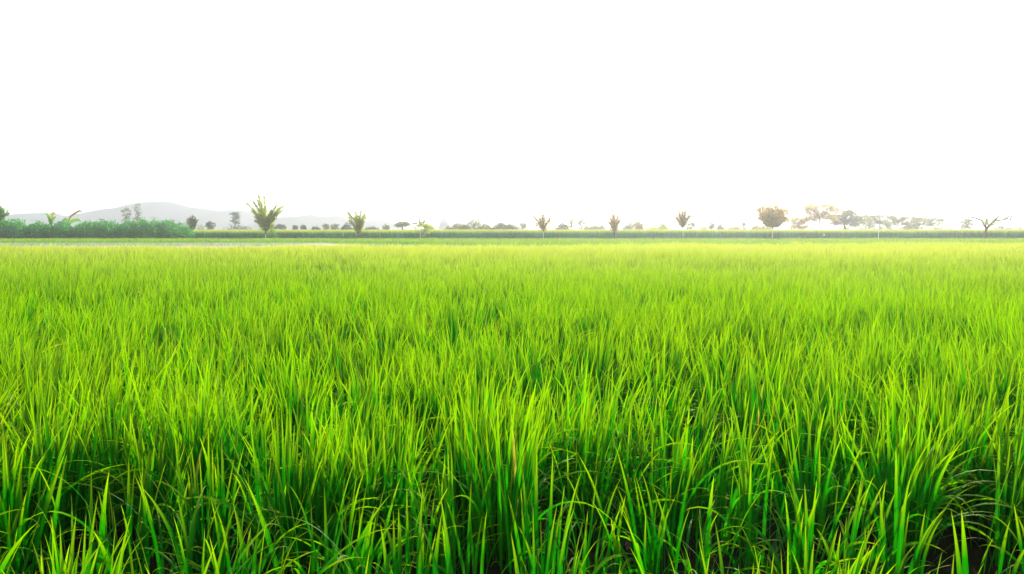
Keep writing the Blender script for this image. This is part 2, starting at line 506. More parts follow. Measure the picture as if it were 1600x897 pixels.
def crown(name, parent, parts, mats, mi=None):
    V, Q, Rr, MI, n = [], [], [], [], 0
    for j, (v, q, r) in enumerate(parts):
        V.append(v); Q.append(q + n); Rr.append(r); n += len(v)
        MI.append(np.full(len(q), 0 if mi is None else mi[j]))
    me = build_mesh(name, np.concatenate(V), [np.concatenate(Q)], mats, [np.concatenate(MI)], {'rnd': np.concatenate(Rr)})
    return obj(name, me, parent)


def blob_points(c, r, n, shell=0.5):
    """points in an ellipsoid, denser near its surface"""
    v = rng.normal(0, 1, (n, 3)); v /= np.linalg.norm(v, axis=1)[:, None]
    rad = shell + (1 - shell) * rng.uniform(0, 1, n) ** 0.5
    return np.asarray(c) + v * rad[:, None] * np.asarray(r), v


def bush(px0, px1, ytop, D, label, mat='leaf_dark', name='shrub', cat='shrub', group=None, leaf=0.22, depth=None, lumps=14,
         n=None, blossom=0, skew=0.0, base_y=None, airy=0.0, boxy=2.4, rough=0.14, many_stems=False):
    """leafy mound made of many overlapping lumps, with stems"""
    x0, x1 = wx(px0, D), wx(px1, D); H = wz(ytop, D); w = (x1 - x0) / 2; cx = (x0 + x1) / 2
    dep = (depth or w * 0.8)
    root = thing(name, label, cat, (cx, D + dep * 0.5, 0), group)
    s = Solid()
    parts = []
    area = w * H * 4
    n = n or int(min(9000, area * 55 / (leaf / 0.22) ** 2 * (1 - airy)) + 250)
    per = n // lumps
    for i in range(lumps):
        u = (i + 0.5) / lumps * 2 - 1 + random.uniform(-.1, .1)
        env = (1 - abs(u) ** boxy) ** 0.6 if abs(u) < 1 else 0.1
        env = max(0.25, min(1, env + skew * u))
        hh = H * env * random.uniform(1 - rough, 1.04)
        r = (w / lumps * random.uniform(1.7, 2.6) + 0.15, dep * random.uniform(0.35, 0.5), hh * 0.5)
        c = (u * (w - r[0] * 0.6), random.uniform(-.3, .3) * dep, hh - r[2] * 0.98)
        pt, v = blob_points(c, r, per, 0.35)
        pt[:, 2] = np.maximum(pt[:, 2], 0.03)
        parts.append(leaves(pt, v * 0.8 + np.array([0, 0, 0.2]), leaf, leaf * 0.5))
        # sprigs breaking the outline
        k = max(4, per // 14)
        pt, v = blob_points(c, (r[0] * 1.12, r[1], r[2] * 1.12), k, 0.95)
        pt[:, 2] = np.clip(pt[:, 2], 0.05, H * 1.06)
        parts.append(leaves(pt, v + np.array([0, 0, 0.3]), leaf * 1.4, leaf * 0.35, 0.5))
        if i == lumps // 2 or (many_stems and i % 5 == 0):
            s = Solid()
            s.tube([(c[0] * 0.9, 0, 0), (c[0] * 0.95, c[1] * .5, hh * 0.35), (c[0], c[1], hh * 0.7)], [0.05, 0.035, 0.015], 0, 5)
            s.build('stem', [M['bark']], root)
    mats = [M[mat]]; mi = [0] * len(parts)
    if blossom:
        pt = np.stack([rng.uniform(-w * .95, w * .95, blossom), np.full(blossom, -dep * 0.52), rng.uniform(0.1, H * 0.75, blossom)], -1)
        c = crown('crown', root, parts, mats)
        crown('blossom', root, [leaves(pt, np.tile([0.3, -1, 0.5], (blossom, 1)), 0.14, 0.12)], [M['blossom']])
    else:
        crown('crown', root, parts, mats)
    return root


def vase_tree(px, D, ytop, ylow, hw, label, mat, nb=18, leaf=(0.5, 0.12), white=None, name='tree', lean=0.0, per=120, tr=0.07, bare=0.0, group=None, sparse_tips=True,
              tips=None, clus=0.22, poles=()):
    """young tree of upright fronds rising like a vase from a short thin trunk"""
    cx = wx(px, D); H = wz(ytop, D); z0 = max(0.15, wz(ylow, D)); w = hw / F * D
    root = thing(name, label, 'tree', (cx, D, 0), group)
    s = Solid()
    if white is not None:
        zw = wz(white, D)
        s.tube([(0, 0, 0), (0.01, 0, zw)], [tr * 1.05, tr], 1)
        s.tube([(0.01, 0, zw), (0, 0, z0 + 0.4)], [tr * 0.98, tr * 0.9], 0)
    else:
        s.tube([(0, 0, 0), (0.02, 0, z0 * 0.6), (0, 0, z0 + 0.4)], [tr * 1.2, tr, tr * 0.8], 0)
    parts = []
    for i in range(nb):
        if tips is not None and i < len(tips):
            tx, ty = tips[i]; rx, zt = wx(tx, D) - cx, wz(ty, D); ry = random.uniform(-.4, .4) * w
        else:
            a = random.uniform(0, 2 * math.pi); rr = w * random.uniform(0.08, 1.0)
            rx, ry = rr * math.cos(a), rr * math.sin(a) * 0.8
            zt = z0 + (H - z0) * random.uniform(0.5, 0.88) * (1 - 0.2 * abs(rx) / w)
        rx += lean * zt
        t = np.linspace(0, 1, 9)
        P = np.stack([rx * t ** 1.22, ry * t ** 1.22, z0 + (zt - z0) * (t ** 0.85) - 0.10 * (zt - z0) * (rx / w) ** 2 * t ** 4], -1)
        s.tube(P, np.linspace(tr * 0.45, 0.012, 9), 0, 5)
        k = per
        tt = rng.uniform(0.06, 1.0 if sparse_tips else 0.9, k) ** (0.8)
        pt = np.stack([np.interp(tt, t, P[:, c]) for c in range(3)], -1)
        d = P[-1] - P[0]; d = d / (np.linalg.norm(d) + 1e-6)
        r = clus * np.clip(1.35 * (1.02 - tt), 0.30, 1.0) * np.clip(0.25 + 2.2 * tt, 0, 1)
        pt = pt + rng.normal(0, 1, (k, 3)) * r[:, None]
        keep = rng.uniform(0, 1, k) > bare
        pt = pt[keep]
        parts.append(leaves(pt, np.tile(d * 1.2 + np.array([0, 0, 0.15]), (len(pt), 1)), leaf[0], leaf[1], 0.55))
    for (ax, ay), (bx, by) in poles:
        s.tube([(wx(ax, D) - cx, 0, wz(ay, D)), (wx(bx, D) - cx, 0.05, wz(by, D))], [0.085, 0.045], 0, 6)
    s.build('trunk', [M['bark'], M['paint']], root)
    crown('crown', root, parts, [M[mat]])
    return root


def layered_tree(px0, px1, ytop, ylow, D, label, mat, layers=5, clusters=26, per=26, leaf=0.3, trunk_px=None, name='tree', group=None, solid=False,
                 flat=0.25, crad=None, dome=1.0, tr=0.12, toplike=0.4):
    """tree with flat storeys of foliage on spreading limbs"""
    x0, x1 = wx(px0, D), wx(px1, D); cx = wx(trunk_px, D) if trunk_px else (x0 + x1) / 2
    H = wz(ytop, D); z0 = max(0.3, wz(ylow, D)); w = (x1 - x0) / 2; mx_ = (x0 + x1) / 2 - cx
    root = thing(name, label, 'tree', (cx, D, 0), group)
    s = Solid()
    zf = z0 + (H - z0) * 0.25
    s.tube([(0, 0, 0), (0.06 * w, 0, z0 * 0.5), (-0.03 * w, 0, z0), (0.02, 0, zf)], [tr * 1.3, tr, tr * .9, tr * .7], 0)
    parts = []
    crad = crad or w * 0.22
    for i in range(clusters):
        u = random.uniform(-1, 1); v = random.uniform(-1, 1)
        if u * u + v * v > 1: u *= 0.6; v *= 0.6
        top = H - dome * (H - z0) * 0.6 * (u * u)
        top = z0 + (top - z0) * random.uniform(0.8, 1.0)
        if i < clusters * toplike:
            z = top - crad * flat * random.uniform(0.4, 1.2)
        else:
            z = z0 + (top - z0) * (math.floor(random.uniform(0, layers)) + 0.5) / layers + random.uniform(-.5, .5) * (top - z0) / layers
        c = np.array([mx_ + u * (w - crad * .8), v * w * 0.7, z])
        pt, vv = blob_points(c, (crad * random.uniform(.7, 1.3), crad, crad * flat), per, 0.2)
        parts.append(leaves(pt, vv * 0.6 + np.array([0, 0, -0.05]), leaf, leaf * 0.5, 0.6))
        if i % 2 == 0:
            mid = np.array([c[0] * 0.45, c[1] * 0.45, zf + (c[2] - zf) * 0.65])
            s.tube([(0, 0, zf * 0.95), mid, c], [tr * 0.4, tr * 0.25, 0.015], 0, 5)
    s.build('trunk', [M['bark']], root)
    crown('crown', root, parts, [M[mat]])
    return root


G_H = 'shrubs of the dark hedge row'
bush(-45, 52, 341, 101, 'tall end shrub of the dark hedge, at the left edge of the photo', 'leaf_dark', group=G_H, leaf=0.3, depth=3.5, blossom=12, skew=-0.25, n=7000, boxy=5, rough=0.24, many_stems=True)
bush(14, 124, 346, 100, 'dark hedge shrub directly below the broad upright banana leaf', 'leaf_dark', group=G_H, leaf=0.26, depth=3, blossom=22, n=8000, boxy=5, rough=0.24, many_stems=True)
bush(86, 206, 345, 100.4, 'dark hedge shrub below the brown drooping leaf, speckled with pale blossoms', 'leaf_dark', group=G_H, leaf=0.26, depth=3, blossom=26, n=8000, boxy=5, rough=0.24, many_stems=True)
bush(150, 298, 341, 99.5, 'largest hedge shrub, a dark green dome sloping down to the tall crop', 'leaf_dark', group=G_H, leaf=0.26, depth=3.6, blossom=18, lumps=20, n=11000, boxy=2.3, rough=0.18, many_stems=True)


def big_leaf(path, width, mi=0, K=12):
    """broad banana-like leaf following a path (list of points), half width profile"""
    path = np.asarray(path, float)
    t = np.linspace(0, 1, K); tp = np.linspace(0, 1, len(path))
    P = np.stack([np.interp(t, tp, path[:, c]) for c in range(3)], -1)
    for _ in range(2):
        P[1:-1] = (P[:-2] + P[1:-1] * 2 + P[2:]) / 4
    d = np.gradient(P, axis=0); d /= np.linalg.norm(d, axis=1)[:, None]
    s = np.cross(d, np.array([0, 1.0, 0.3])); s /= np.linalg.norm(s, axis=1)[:, None]
    w = width * np.sin(np.clip(t * 0.93 + 0.07, 0, 1) * math.pi) ** 0.6
    w = w * (1 + 0.12 * rng.normal(0, 1, K))
    nn = np.cross(d, s)
    V = np.stack([P - s * w[:, None] + nn * 0.12 * w[:, None], P, P + s * w[:, None] + nn * 0.12 * w[:, None]], 1).reshape(-1, 3)
    q = []
    for i in range(K - 1):
        q += [(3 * i, 3 * i + 1, 3 * i + 4, 3 * i + 3), (3 * i + 1, 3 * i + 2, 3 * i + 5, 3 * i + 4)]
    return V, np.array(q), np.full(len(V), random.random())


def banana(px, D, label, leafs, mat, ystem=352, mat2=None):
    """leafs: (list of photo points, half width px, material index)"""
    cx = wx(px, D); k = D / F
    root = thing('banana_plant', label, 'banana plant', (cx, D, 0), 'banana plants growing behind the hedge')
    s = Solid(); s.tube([(0, 0, 0), (0.02, 0, wz(ystem, D) * 0.6), (0, 0, wz(ystem, D))], [0.14, 0.12, 0.08]); s.build('stem', [M['bark']], root)
    for pts, hw, mi in leafs:
        P = [(0, 0, wz(ystem, D) * 0.9)] + [(wx(a, D) - cx, random.uniform(-.2, .2), wz(b_, D)) for a, b_ in pts]
        v, q, r = big_leaf(P, hw * k, K=14)
        crown('leaf', root, [(v, q, r)], [M[mat if mi == 0 else mat2]])
    return root


banana(80, 104, 'banana plant with a broad bright green upright leaf above the hedge',
       [([(76, 340), (71, 333)], 2.6, 0), ([(81, 338), (83, 332), (88, 336)], 2.2, 1), ([(83, 342), (87, 338)], 2, 0), ([(78, 343), (76, 338)], 2, 0)], 'leaf_bright', mat2='leaf_gold')
banana(106, 104, 'banana plant with a long brown withered leaf stretching out to one side above the hedge',
       [([(108, 340), (114, 335), (123, 330), (126, 329), (128.5, 332)], 1.5, 1), ([(103, 341), (99, 345)], 2, 0), ([(113, 345), (122, 343), (128, 347)], 2.5, 0)], 'leaf_bright', mat2='leaf_withered')
banana(31, 104, 'small banana plant with two dark narrow forked leaves above the hedge',
       [([(28, 345), (26, 340)], 1.4, 0), ([(35, 346), (37, 342)], 1.2, 0), ([(31, 346), (30, 342)], 1, 0)], 'leaf_dark')
vase_tree(0, 103, 322, 350, 13, 'palm like tree with yellow frond tips rising from the tall end shrub of the hedge', 'leaf_bright', nb=14, leaf=(0.5, 0.12),
          tips=[(9, 328), (11, 332), (-6, 322), (4, 326), (-12, 330)], per=70)

# main row of planted trees
G_R = 'young trees planted along the edge of the dark crop'
vase_tree(415, 98.5, 307, 364, 25, 'largest vase shaped tree, olive green with yellow fronds, standing before the pale hills', 'leaf_olive', nb=34, white=366, tr=0.055,
          tips=[(389, 314), (441, 318), (442, 324), (406, 306), (413, 308), (390, 325), (398, 313), (395, 331), (433, 319), (402, 311), (397, 338), (400, 345), (434, 330), (430, 340), (424, 352)], per=150, leaf=(0.30, 0.09), group=G_R, clus=0.19)
bush(416, 431, 356, 99.3, 'small round green bush at the foot of the largest vase shaped tree', 'leaf_bright', leaf=0.14, lumps=5, depth=0.8, n=1200)
vase_tree(560, 100, 327, 371, 16, 'compact vase shaped green tree with one long branch pointing up to the left', 'leaf_olive', nb=28, tr=0.06,
          tips=[(543, 330), (573, 331), (564, 328), (555, 332), (546, 338), (571, 340), (549, 347), (569, 350)], per=85, leaf=(0.32, 0.09), group=G_R, clus=0.13, poles=[((553, 343), (543, 330)), ((561, 345), (564, 328))])
t = layered_tree(644, 675, 346, 362, 98.8, 'small ragged tree with a thin white trunk and three bare twigs above its flat crown', 'leaf_olive', layers=2, clusters=18, per=34, leaf=0.22,
                 trunk_px=657, name='tree', group=G_R, crad=0.38, flat=0.7, tr=0.03, dome=0.7)
s = Solid()
s.tube([(0.0, 0, 0), (0, 0, wz(358, 98.8))], [0.04, 0.035], 0); s.build('painted_base', [M['paint']], t)
s = Solid()
c0 = wx(657, 98.8)
for a, b_ in [((656, 350), (656, 341)), ((661, 349), (664.5, 344)), ((652, 349), (644, 348.8))]:
    s.tube([(wx(a[0], 98.8) - c0, 0, wz(a[1], 98.8)), (wx(b_[0], 98.8) - c0, 0, wz(b_[1], 98.8))], [0.08, 0.09], 0, 5)
s.build('branch', [M['bark']], t)
parts = [leaves(blob_points((0.35, 0.05, wz(365, 98.8)), (0.25, 0.2, 0.5), 90)[0], np.tile([0, 0, 1.0], (90, 1)), 0.2, 0.08)]
crown('shoots', t, parts, [M['leaf_bright']])

vase_tree(849, 98.3, 333, 362, 20, 'tree with three straight lopped poles on top and a thin white trunk', 'leaf_tan', nb=18, white=362, tr=0.035,
          tips=[(831, 336), (842, 334), (846, 333), (849, 334), (864, 334), (862, 343), (833, 345), (869, 345), (867, 352), (838, 353)], per=90, leaf=(0.26, 0.08), bare=0.3, group=G_R, clus=0.11, poles=[((848, 358), (842, 334)), ((848, 358), (848, 333)), ((849, 357), (851, 334)), ((846, 350), (832, 336)), ((850, 356), (855, 347)), ((858, 342), (864, 335)), ((853, 350), (859, 341))])
vase_tree(960, 99.5, 331, 366, 19, 'fan shaped pale tan tree with many thin spreading twigs', 'leaf_tan', nb=26, tr=0.05,
          tips=[(950, 333), (959, 331), (967, 333), (978, 338), (955, 336), (944, 350), (977, 347), (972, 336)], per=80, leaf=(0.22, 0.08), group=G_R, clus=0.10, poles=[((958, 350), (950, 333)), ((960, 350), (959, 332)), ((961, 350), (967, 333)), ((963, 350), (977, 338))])
vase_tree(1067, 98.6, 328, 358, 12, 'narrow golden tree flaring upward above a thin white trunk', 'leaf_tan', nb=26, white=359, tr=0.035,
          tips=[(1060, 329), (1066, 328), (1072, 329), (1077, 336), (1052, 336), (1082, 335), (1062, 332), (1069, 330)], per=80, leaf=(0.26, 0.08), group=G_R, clus=0.11, poles=[((1067, 350), (1060, 330)), ((1067, 350), (1067, 329)), ((1068, 350), (1073, 330)), ((1064, 347), (1052, 336)), ((1070, 345), (1081, 336))])

# rounded tree
D = 98.6
root = thing('tree', 'broad rounded tree with a dense golden brown crown on a white trunk', 'tree', (wx(1207, D), D, 0), G_R)
s = Solid()
s.tube([(0, 0, 0), (0, 0, wz(358, D))], [0.045, 0.04], 1)
s.tube([(0, 0, wz(358, D)), (0.02, 0, wz(352, D))], [0.06, 0.055], 0)
parts = []
k = D / F
for i in range(95):
    u = random.uniform(-1, 1)
    zc = random.uniform(0.1, 1.0)
    yy = 353 - zc * 30 * (1 - 0.35 * u * u)
    lim = 23 * min(1, 0.12 + zc * 1.45)
    c = (u * lim * k * 0.82, random.uniform(-1, 1) * 1.2, wz(yy, D) - 0.15)
    pt, v = blob_points(c, (0.42, 0.5, 0.30), 75, 0.3)
    parts.append(leaves(pt, v * .8 + np.array([0.1 * u, 0, 0.1]), 0.24, 0.12))
    if i % 3 == 0:
        s.tube([(0.02, 0, wz(354, D)), (c[0] * .5, c[1] * .5, wz(352, D) * 0.4 + c[2] * .6), c], [0.04, 0.03, 0.012], 0, 5)
for i in range(22):
    a = random.uniform(-0.3, math.pi + 0.3)
    c = (math.cos(a) * 25 * k * random.uniform(.92, 1.08), random.uniform(-.8, .8), wz(339 - math.sin(a) * 17, D))
    pt, v = blob_points(c, (0.5, 0.3, 0.14), 26, 0.2)
    parts.append(leaves(pt, v * .5 + np.array([math.cos(a), 0, math.sin(a)]) * 0.6, 0.26, 0.10))
s.build('trunk', [M['bark'], M['paint']], root)
crown('crown', root, parts, [M['leaf_tan']])

# bare forked tree
D = 98.8
root = thing('tree', 'almost bare forked tree with long dark branches and a yellow sprig', 'tree', (wx(1540, D), D, 0), G_R)
cx = wx(1540, D)
L_ = lambda pts: [(wx(a, D) - cx, (i % 2) * 0.1, wz(b_, D)) for i, (a, b_) in enumerate(pts)]
s = Solid()
s.tube([(0, 0, 0)] + L_([(1540, 363), (1541.5, 357)]), [0.161, 0.149, 0.139])
s.tube(L_([(1541, 358), (1550, 349), (1556, 342), (1564, 336)]), [0.161, 0.128, 0.106, 0.052])
s.tube(L_([(1541, 357), (1538, 351), (1535, 345), (1524, 340.5), (1512, 339)]), [0.117, 0.117, 0.106, 0.095, 0.052])
s.tube(L_([(1545, 354), (1556, 349)]), [0.095, 0.040])
s.tube(L_([(1553, 345), (1565, 344), (1574, 341), (1577, 337.5), (1580.5, 337)]), [0.085, 0.074, 0.074, 0.074, 0.074])
s.tube(L_([(1580.5, 337), (1580, 341), (1578.5, 349)]), [0.085, 0.074, 0.034])
s.tube(L_([(1540, 357), (1541, 347), (1543, 338)]), [0.085, 0.063, 0.034])
s.build('trunk', [M['bark']], root)
parts = []
for (a, b_, rx, rz_, nn_) in [(1543, 344, .3, .5, 130), (1541, 334, .15, .35, 34), (1541, 350, .5, .25, 120), (1558, 344, .5, .14, 80), (1534, 349, .3, .2, 60), (1554, 350, .4, .2, 70), (1573, 342, .3, .15, 40)]:
    pt, v = blob_points((wx(a, D) - cx, 0, wz(b_, D)), (rx, 0.2, rz_), nn_, 0.1)
    parts.append(leaves(pt, v, 0.2, 0.09))
crown('crown', root, parts, [M['leaf_gold'], M['leaf_olive']], [0, 0, 1, 1, 1, 1, 0])

# white stake with pale sprig, and small white marker
D = 98.6
root = thing('stake', 'thin white stake in the dark crop with a few pale leaves at its top', 'stake', (wx(1372.5, D), D, 0))
s = Solid(); s.tube([(0, 0, 0), (0.01, 0, wz(357, D))], [0.05, 0.04]); s.build('pole', [M['paint']], root)
pt, v = blob_points((0, 0, wz(356.5, D)), (0.6, 0.25, 0.10), 60, 0.1)
crown('leaves', root, [leaves(pt, v, 0.18, 0.08)], [M['leaf_gold']])
root = thing('marker_stake', 'tiny white rag tied on a short stake against the dark crop', 'marker', (wx(1287, D), D, 0))
s = Solid(); s.tube([(0, 0, 0), (0, 0, wz(365, D))], [0.012, 0.010]); s.build('pole', [M['bark']], root)
s = Solid(); s.tube([(0.0, -0.02, wz(368.5, D)), (0.05, -0.03, wz(367, D)), (0.02, -0.02, wz(365.5, D))], [0.05, 0.12, 0.04]); s.build('rag', [M['paint']], root)

# plants behind the hedge / beyond the crop on the hill side
G_B = 'trees and shrubs scattered beyond the dark crop'
vase_tree(301, 128, 338, 362, 11, 'small lopped tree with one straight branch slanting left, beside the hedge end', 'leaf_grey', nb=16, tips=[(293, 342), (299, 339), (303, 339), (306, 341), (308, 344)],
          per=50, leaf=(0.45, 0.12), group=G_B, clus=0.2, tr=0.09, poles=[((302, 359), (292, 342)), ((303, 358), (299, 340)), ((303, 358), (305, 339)), ((304, 357), (309, 343))])
bush(304, 320, 350, 130, 'small pale grey shrub beside the lopped tree at the hedge end', 'leaf_grey', group=G_B, leaf=0.25, lumps=6, airy=.5)
layered_tree(321, 337, 347, 360, 128, 'dark little tree of loose round tufts before the long hill', 'leaf_blue', layers=3, clusters=14, per=26, leaf=0.25, group=G_B, crad=0.32, flat=.8, tr=.06, dome=.2, trunk_px=331)
layered_tree(359, 376, 329, 352, 170, 'tall slim tree of separate flat leaf tiers rising above a low bush', 'leaf_blue', layers=6, clusters=34, per=18, leaf=0.3, group=G_B, crad=0.5, flat=.3, tr=.07, dome=.1, trunk_px=367, toplike=.15)
bush(340, 396, 351, 165, 'low blue green bush under the slim tiered tree', 'leaf_blue', group=G_B, leaf=0.35, lumps=12)
layered_tree(188, 206, 324, 345, 150, 'sparse airy tree of thin tufts above the hedge, the shorter of two', 'leaf_grey', layers=4, clusters=34, per=9, leaf=0.28, group=G_B, crad=0.3, flat=.5, tr=.05, dome=.3, trunk_px=197, toplike=.15)
layered_tree(207, 222, 318, 345, 152, 'taller thin airy tree above the hedge against the long hill', 'leaf_grey', layers=6, clusters=34, per=9, leaf=0.28, group=G_B, crad=0.3, flat=.5, tr=.05, dome=.1, trunk_px=215, toplike=.15)
layered_tree(264, 272, 344, 356, 135, 'tiny twiggy tree poking above the end of the hedge', 'leaf_grey', layers=2, clusters=7, per=16, leaf=0.3, group=G_B, crad=0.3, flat=.6, tr=.05, dome=.3)
bush(283, 300, 355, 210, 'low dark shrub seen between the hedge end and the lopped tree', 'leaf_blue', group=G_B, leaf=0.4, lumps=6)

far = [
    # kind, x0, x1, ytop, ylow, D, mat, label
    ('l', 428, 447, 350, 360, 145, 'leaf_blue', 'loose dark tufted tree just behind the largest vase shaped tree'),
    ('b', 398, 428, 354, 360, 154, 'leaf_blue', 'low bluish bush partly behind the largest vase shaped tree'),
    ('l', 456, 465, 353, 360, 150, 'leaf_blue', 'small dark round tree, first of two tiny ones below the double hill'),
    ('l', 470, 479, 353, 360, 152, 'leaf_blue', 'small dark tufted tree, second of two tiny ones below the double hill'),
    ('b', 485, 502, 354, 360, 168, 'leaf_blue', 'low bluish shrub below the saddle of the double hill'),
    ('l', 502, 517, 350, 360, 168, 'leaf_shade', 'loose grey tree between the double hill and the compact vase shaped tree'),
    ('l', 516, 530, 350, 360, 168, 'leaf_shade', 'grey tree with small open crown close to the compact vase shaped tree'),
    ('b', 530, 550, 350, 360, 170, 'leaf_blue', 'bluish bush partly behind the compact vase shaped tree'),
    ('b', 568, 592, 354, 360, 163, 'leaf_blue', 'row of low bluish growth beside the compact vase shaped tree'),
    ('l', 598, 609, 352, 360, 172, 'leaf_shade', 'small open grey tree under the faintest hill'),
    ('u', 615, 642, 347, 357, 172, 'leaf_shade', 'flat topped umbrella shaped grey tree beside the ragged white trunked tree'),
    ('b', 664, 680, 351, 360, 132, 'leaf_olive', 'olive bush touching the ragged white trunked tree'),
    ('b', 696, 728, 349, 360, 150, 'leaf_shade', 'rounded grey bush that begins the long row beside the pagoda'),
    ('b', 722, 768, 344, 360, 150, 'leaf_shade', 'tallest lumpy grey bush in the row beside the pagoda'),
    ('b', 768, 792, 346, 360, 152, 'leaf_shade', 'grey bush in the middle of the row, just past a dip'),
    ('b', 788, 809, 348, 360, 153, 'leaf_shade', 'sloping grey bush that ends the long row beside the pagoda'),
    ('l', 810, 826, 347, 360, 172, 'leaf_shade', 'faint pale tree between the bush row and the lopped pole tree'),
    ('b', 866, 890, 349, 360, 154, 'leaf_shade', 'pale brownish bush just past the lopped pole tree'),
    ('l', 887, 898, 341, 360, 199, 'leaf_gold', 'very faint slender tree of a few floating tufts'),
    ('l', 900, 918, 342, 360, 168, 'leaf_shade', 'pale upright tree midway between lopped pole tree and fan shaped tree'),
    ('b', 914, 948, 352, 360, 181, 'leaf_shade', 'faint low bushes running up to the fan shaped tree'),
    ('b', 974, 990, 350, 360, 186, 'leaf_shade', 'very faint bush fading in glare beside the fan shaped tree'),
    ('b', 990, 1005, 347, 360, 154, 'leaf_gold', 'small bright yellow tree right of the fan shaped tree'),
    ('b', 1014, 1054, 350, 360, 163, 'leaf_olive', 'long low dome of pale olive bush before the narrow golden tree'),
    ('l', 1072, 1088, 347, 360, 154, 'leaf_shade', 'small spindly tree directly beside the narrow golden tree'),
    ('l', 1106, 1118, 346, 360, 190, 'leaf_shade', 'faint small tree with an open ring shaped crown'),
    ('b', 1094, 1106, 354, 360, 181, 'leaf_tan', 'tiny low brown shrub next to the ring shaped small tree'),
    ('b', 1122, 1134, 351, 360, 181, 'leaf_shade', 'tiny grey bush between narrow golden tree and rounded tree'),
    ('b', 1140, 1160, 354, 360, 186, 'leaf_tan', 'tiny flat brownish shrub a little before the rounded tree'),
    ('l', 1158, 1167, 347, 360, 195, 'leaf_shade', 'very faint slender tree just before the rounded tree'),
    ('b', 1176, 1210, 352, 360, 181, 'leaf_gold', 'low yellowish bush behind the rounded tree trunk'),
]
def bg_tree(kind, x0, x1, yt, yl, D, mat, label):
    g = G_B
    if kind == 'b':
        e = (x1 - x0) * 0.12; x0 -= e; x1 += e
        w = (x1 - x0) / F * D
        bush(x0, x1, yt - 1.5, D, label, mat, group=g, leaf=0.0022 * D, lumps=max(6, int(w / 0.7)), depth=max(1.5, w * .5), n=int(800 + 380 * w), boxy=4.5, rough=0.42)
    elif kind == 'l':
        layered_tree(x0, x1, yt, yl, D, label, mat, layers=5, clusters=30, per=12, leaf=0.0020 * D, group=g, crad=0.0017 * D, flat=.6, tr=.0005 * D, dome=.35, toplike=.2)
    else:
        layered_tree(x0, x1, yt, yl - 4, D, label, mat, layers=1, clusters=34, per=26, leaf=0.0022 * D, group=g, crad=0.0030 * D, flat=.35, tr=.0008 * D, dome=.9)
for a in far:
    bg_tree(*a)

layered_tree(1231, 1266, 338, 358, 150, 'sparse drooping tree of scattered leaf flecks right beside the rounded tree', 'leaf_tan', layers=4, clusters=100, per=15, leaf=0.34, group=G_B, crad=0.4, toplike=.2, flat=.4, tr=.08, dome=.6)
layered_tree(1250, 1312, 317, 346, 150, 'tall airy tree with a crooked thin trunk and speckled layered crown', 'leaf_tan', layers=7, clusters=200, per=18, leaf=0.34, trunk_px=1281, group=G_B, crad=0.42, toplike=.25, flat=.3, tr=.12, dome=.5)
layered_tree(1294, 1350, 328, 352, 152, 'broad spreading olive tree, darkest of the crowns past the airy tree', 'leaf_shade', layers=3, clusters=90, per=50, leaf=0.30, trunk_px=1320, group=G_B, crad=0.7, flat=.5, tr=.2, dome=1.25)
bush(1312, 1332, 344, 158, 'thick undergrowth bush below the broad spreading olive tree', 'leaf_shade', group=G_B, leaf=0.36, lumps=6)
bush(1340, 1374, 342, 158, 'long grey green bush joined to the broad spreading tree', 'leaf_shade', group=G_B, leaf=0.38, lumps=8)
layered_tree(1338, 1412, 334, 354, 165, 'flat spreading tree with wispy tiers above the long grey bushes', 'leaf_shade', layers=3, clusters=120, per=18, leaf=0.34, group=G_B, crad=0.6, flat=.3, toplike=.25, tr=.12, dome=.4)
bush(1368, 1406, 347, 158, 'flat topped grey bush behind the white stake', 'leaf_shade', group=G_B, leaf=0.38, lumps=8)
layered_tree(1388, 1450, 338, 358, 165, 'low wide tree of thin grey tiers beyond the white stake', 'leaf_shade', layers=4, clusters=130, per=18, leaf=0.32, group=G_B, crad=0.6, flat=.25, toplike=.25, tr=.1, dome=.4)
layered_tree(1424, 1484, 340, 356, 170, 'outermost flat tiered tree of thin horizontal sprays', 'leaf_shade', layers=3, clusters=90, per=16, leaf=0.32, group=G_B, crad=0.7, toplike=.3, flat=.18, tr=.1, dome=.3)
bush(1404, 1450, 349, 160, 'low long grey bush beneath the low wide tiered tree', 'leaf_shade', group=G_B, leaf=0.34, lumps=9, boxy=4, rough=.4)
bush(1444, 1484, 352, 162, 'low grey bush beneath the outermost tiered tree', 'leaf_shade', group=G_B, leaf=0.34, lumps=9, boxy=4, rough=.4)
layered_tree(1500, 1522, 342, 358, 170, 'small faint grey tree of stacked flecks behind the bare forked tree', 'leaf_shade', layers=4, clusters=40, per=20, leaf=0.34, group=G_B, crad=0.45, toplike=.2, flat=.3, tr=.07, dome=.4)
bush(1460, 1502, 354, 260, 'far low bluish thicket past the outermost tiered tree', 'leaf_blue', group=G_B, leaf=0.5, lumps=10, rough=.3)
bush(1552, 1582, 348, 200, 'blue green thicket seen behind the hooked branch of the bare tree', 'leaf_blue', group=G_B, leaf=0.4, lumps=10, boxy=3, rough=.3)
bush(1574, 1625, 349, 205, 'blue green thicket running out of the photo at its right edge', 'leaf_blue', group=G_B, leaf=0.4, lumps=12, boxy=3, rough=.3)
bush(1582, 1598, 356, 200, 'little green shrub at the top edge of the crop near the right border', 'leaf_olive', group=G_B, leaf=0.3, lumps=5)

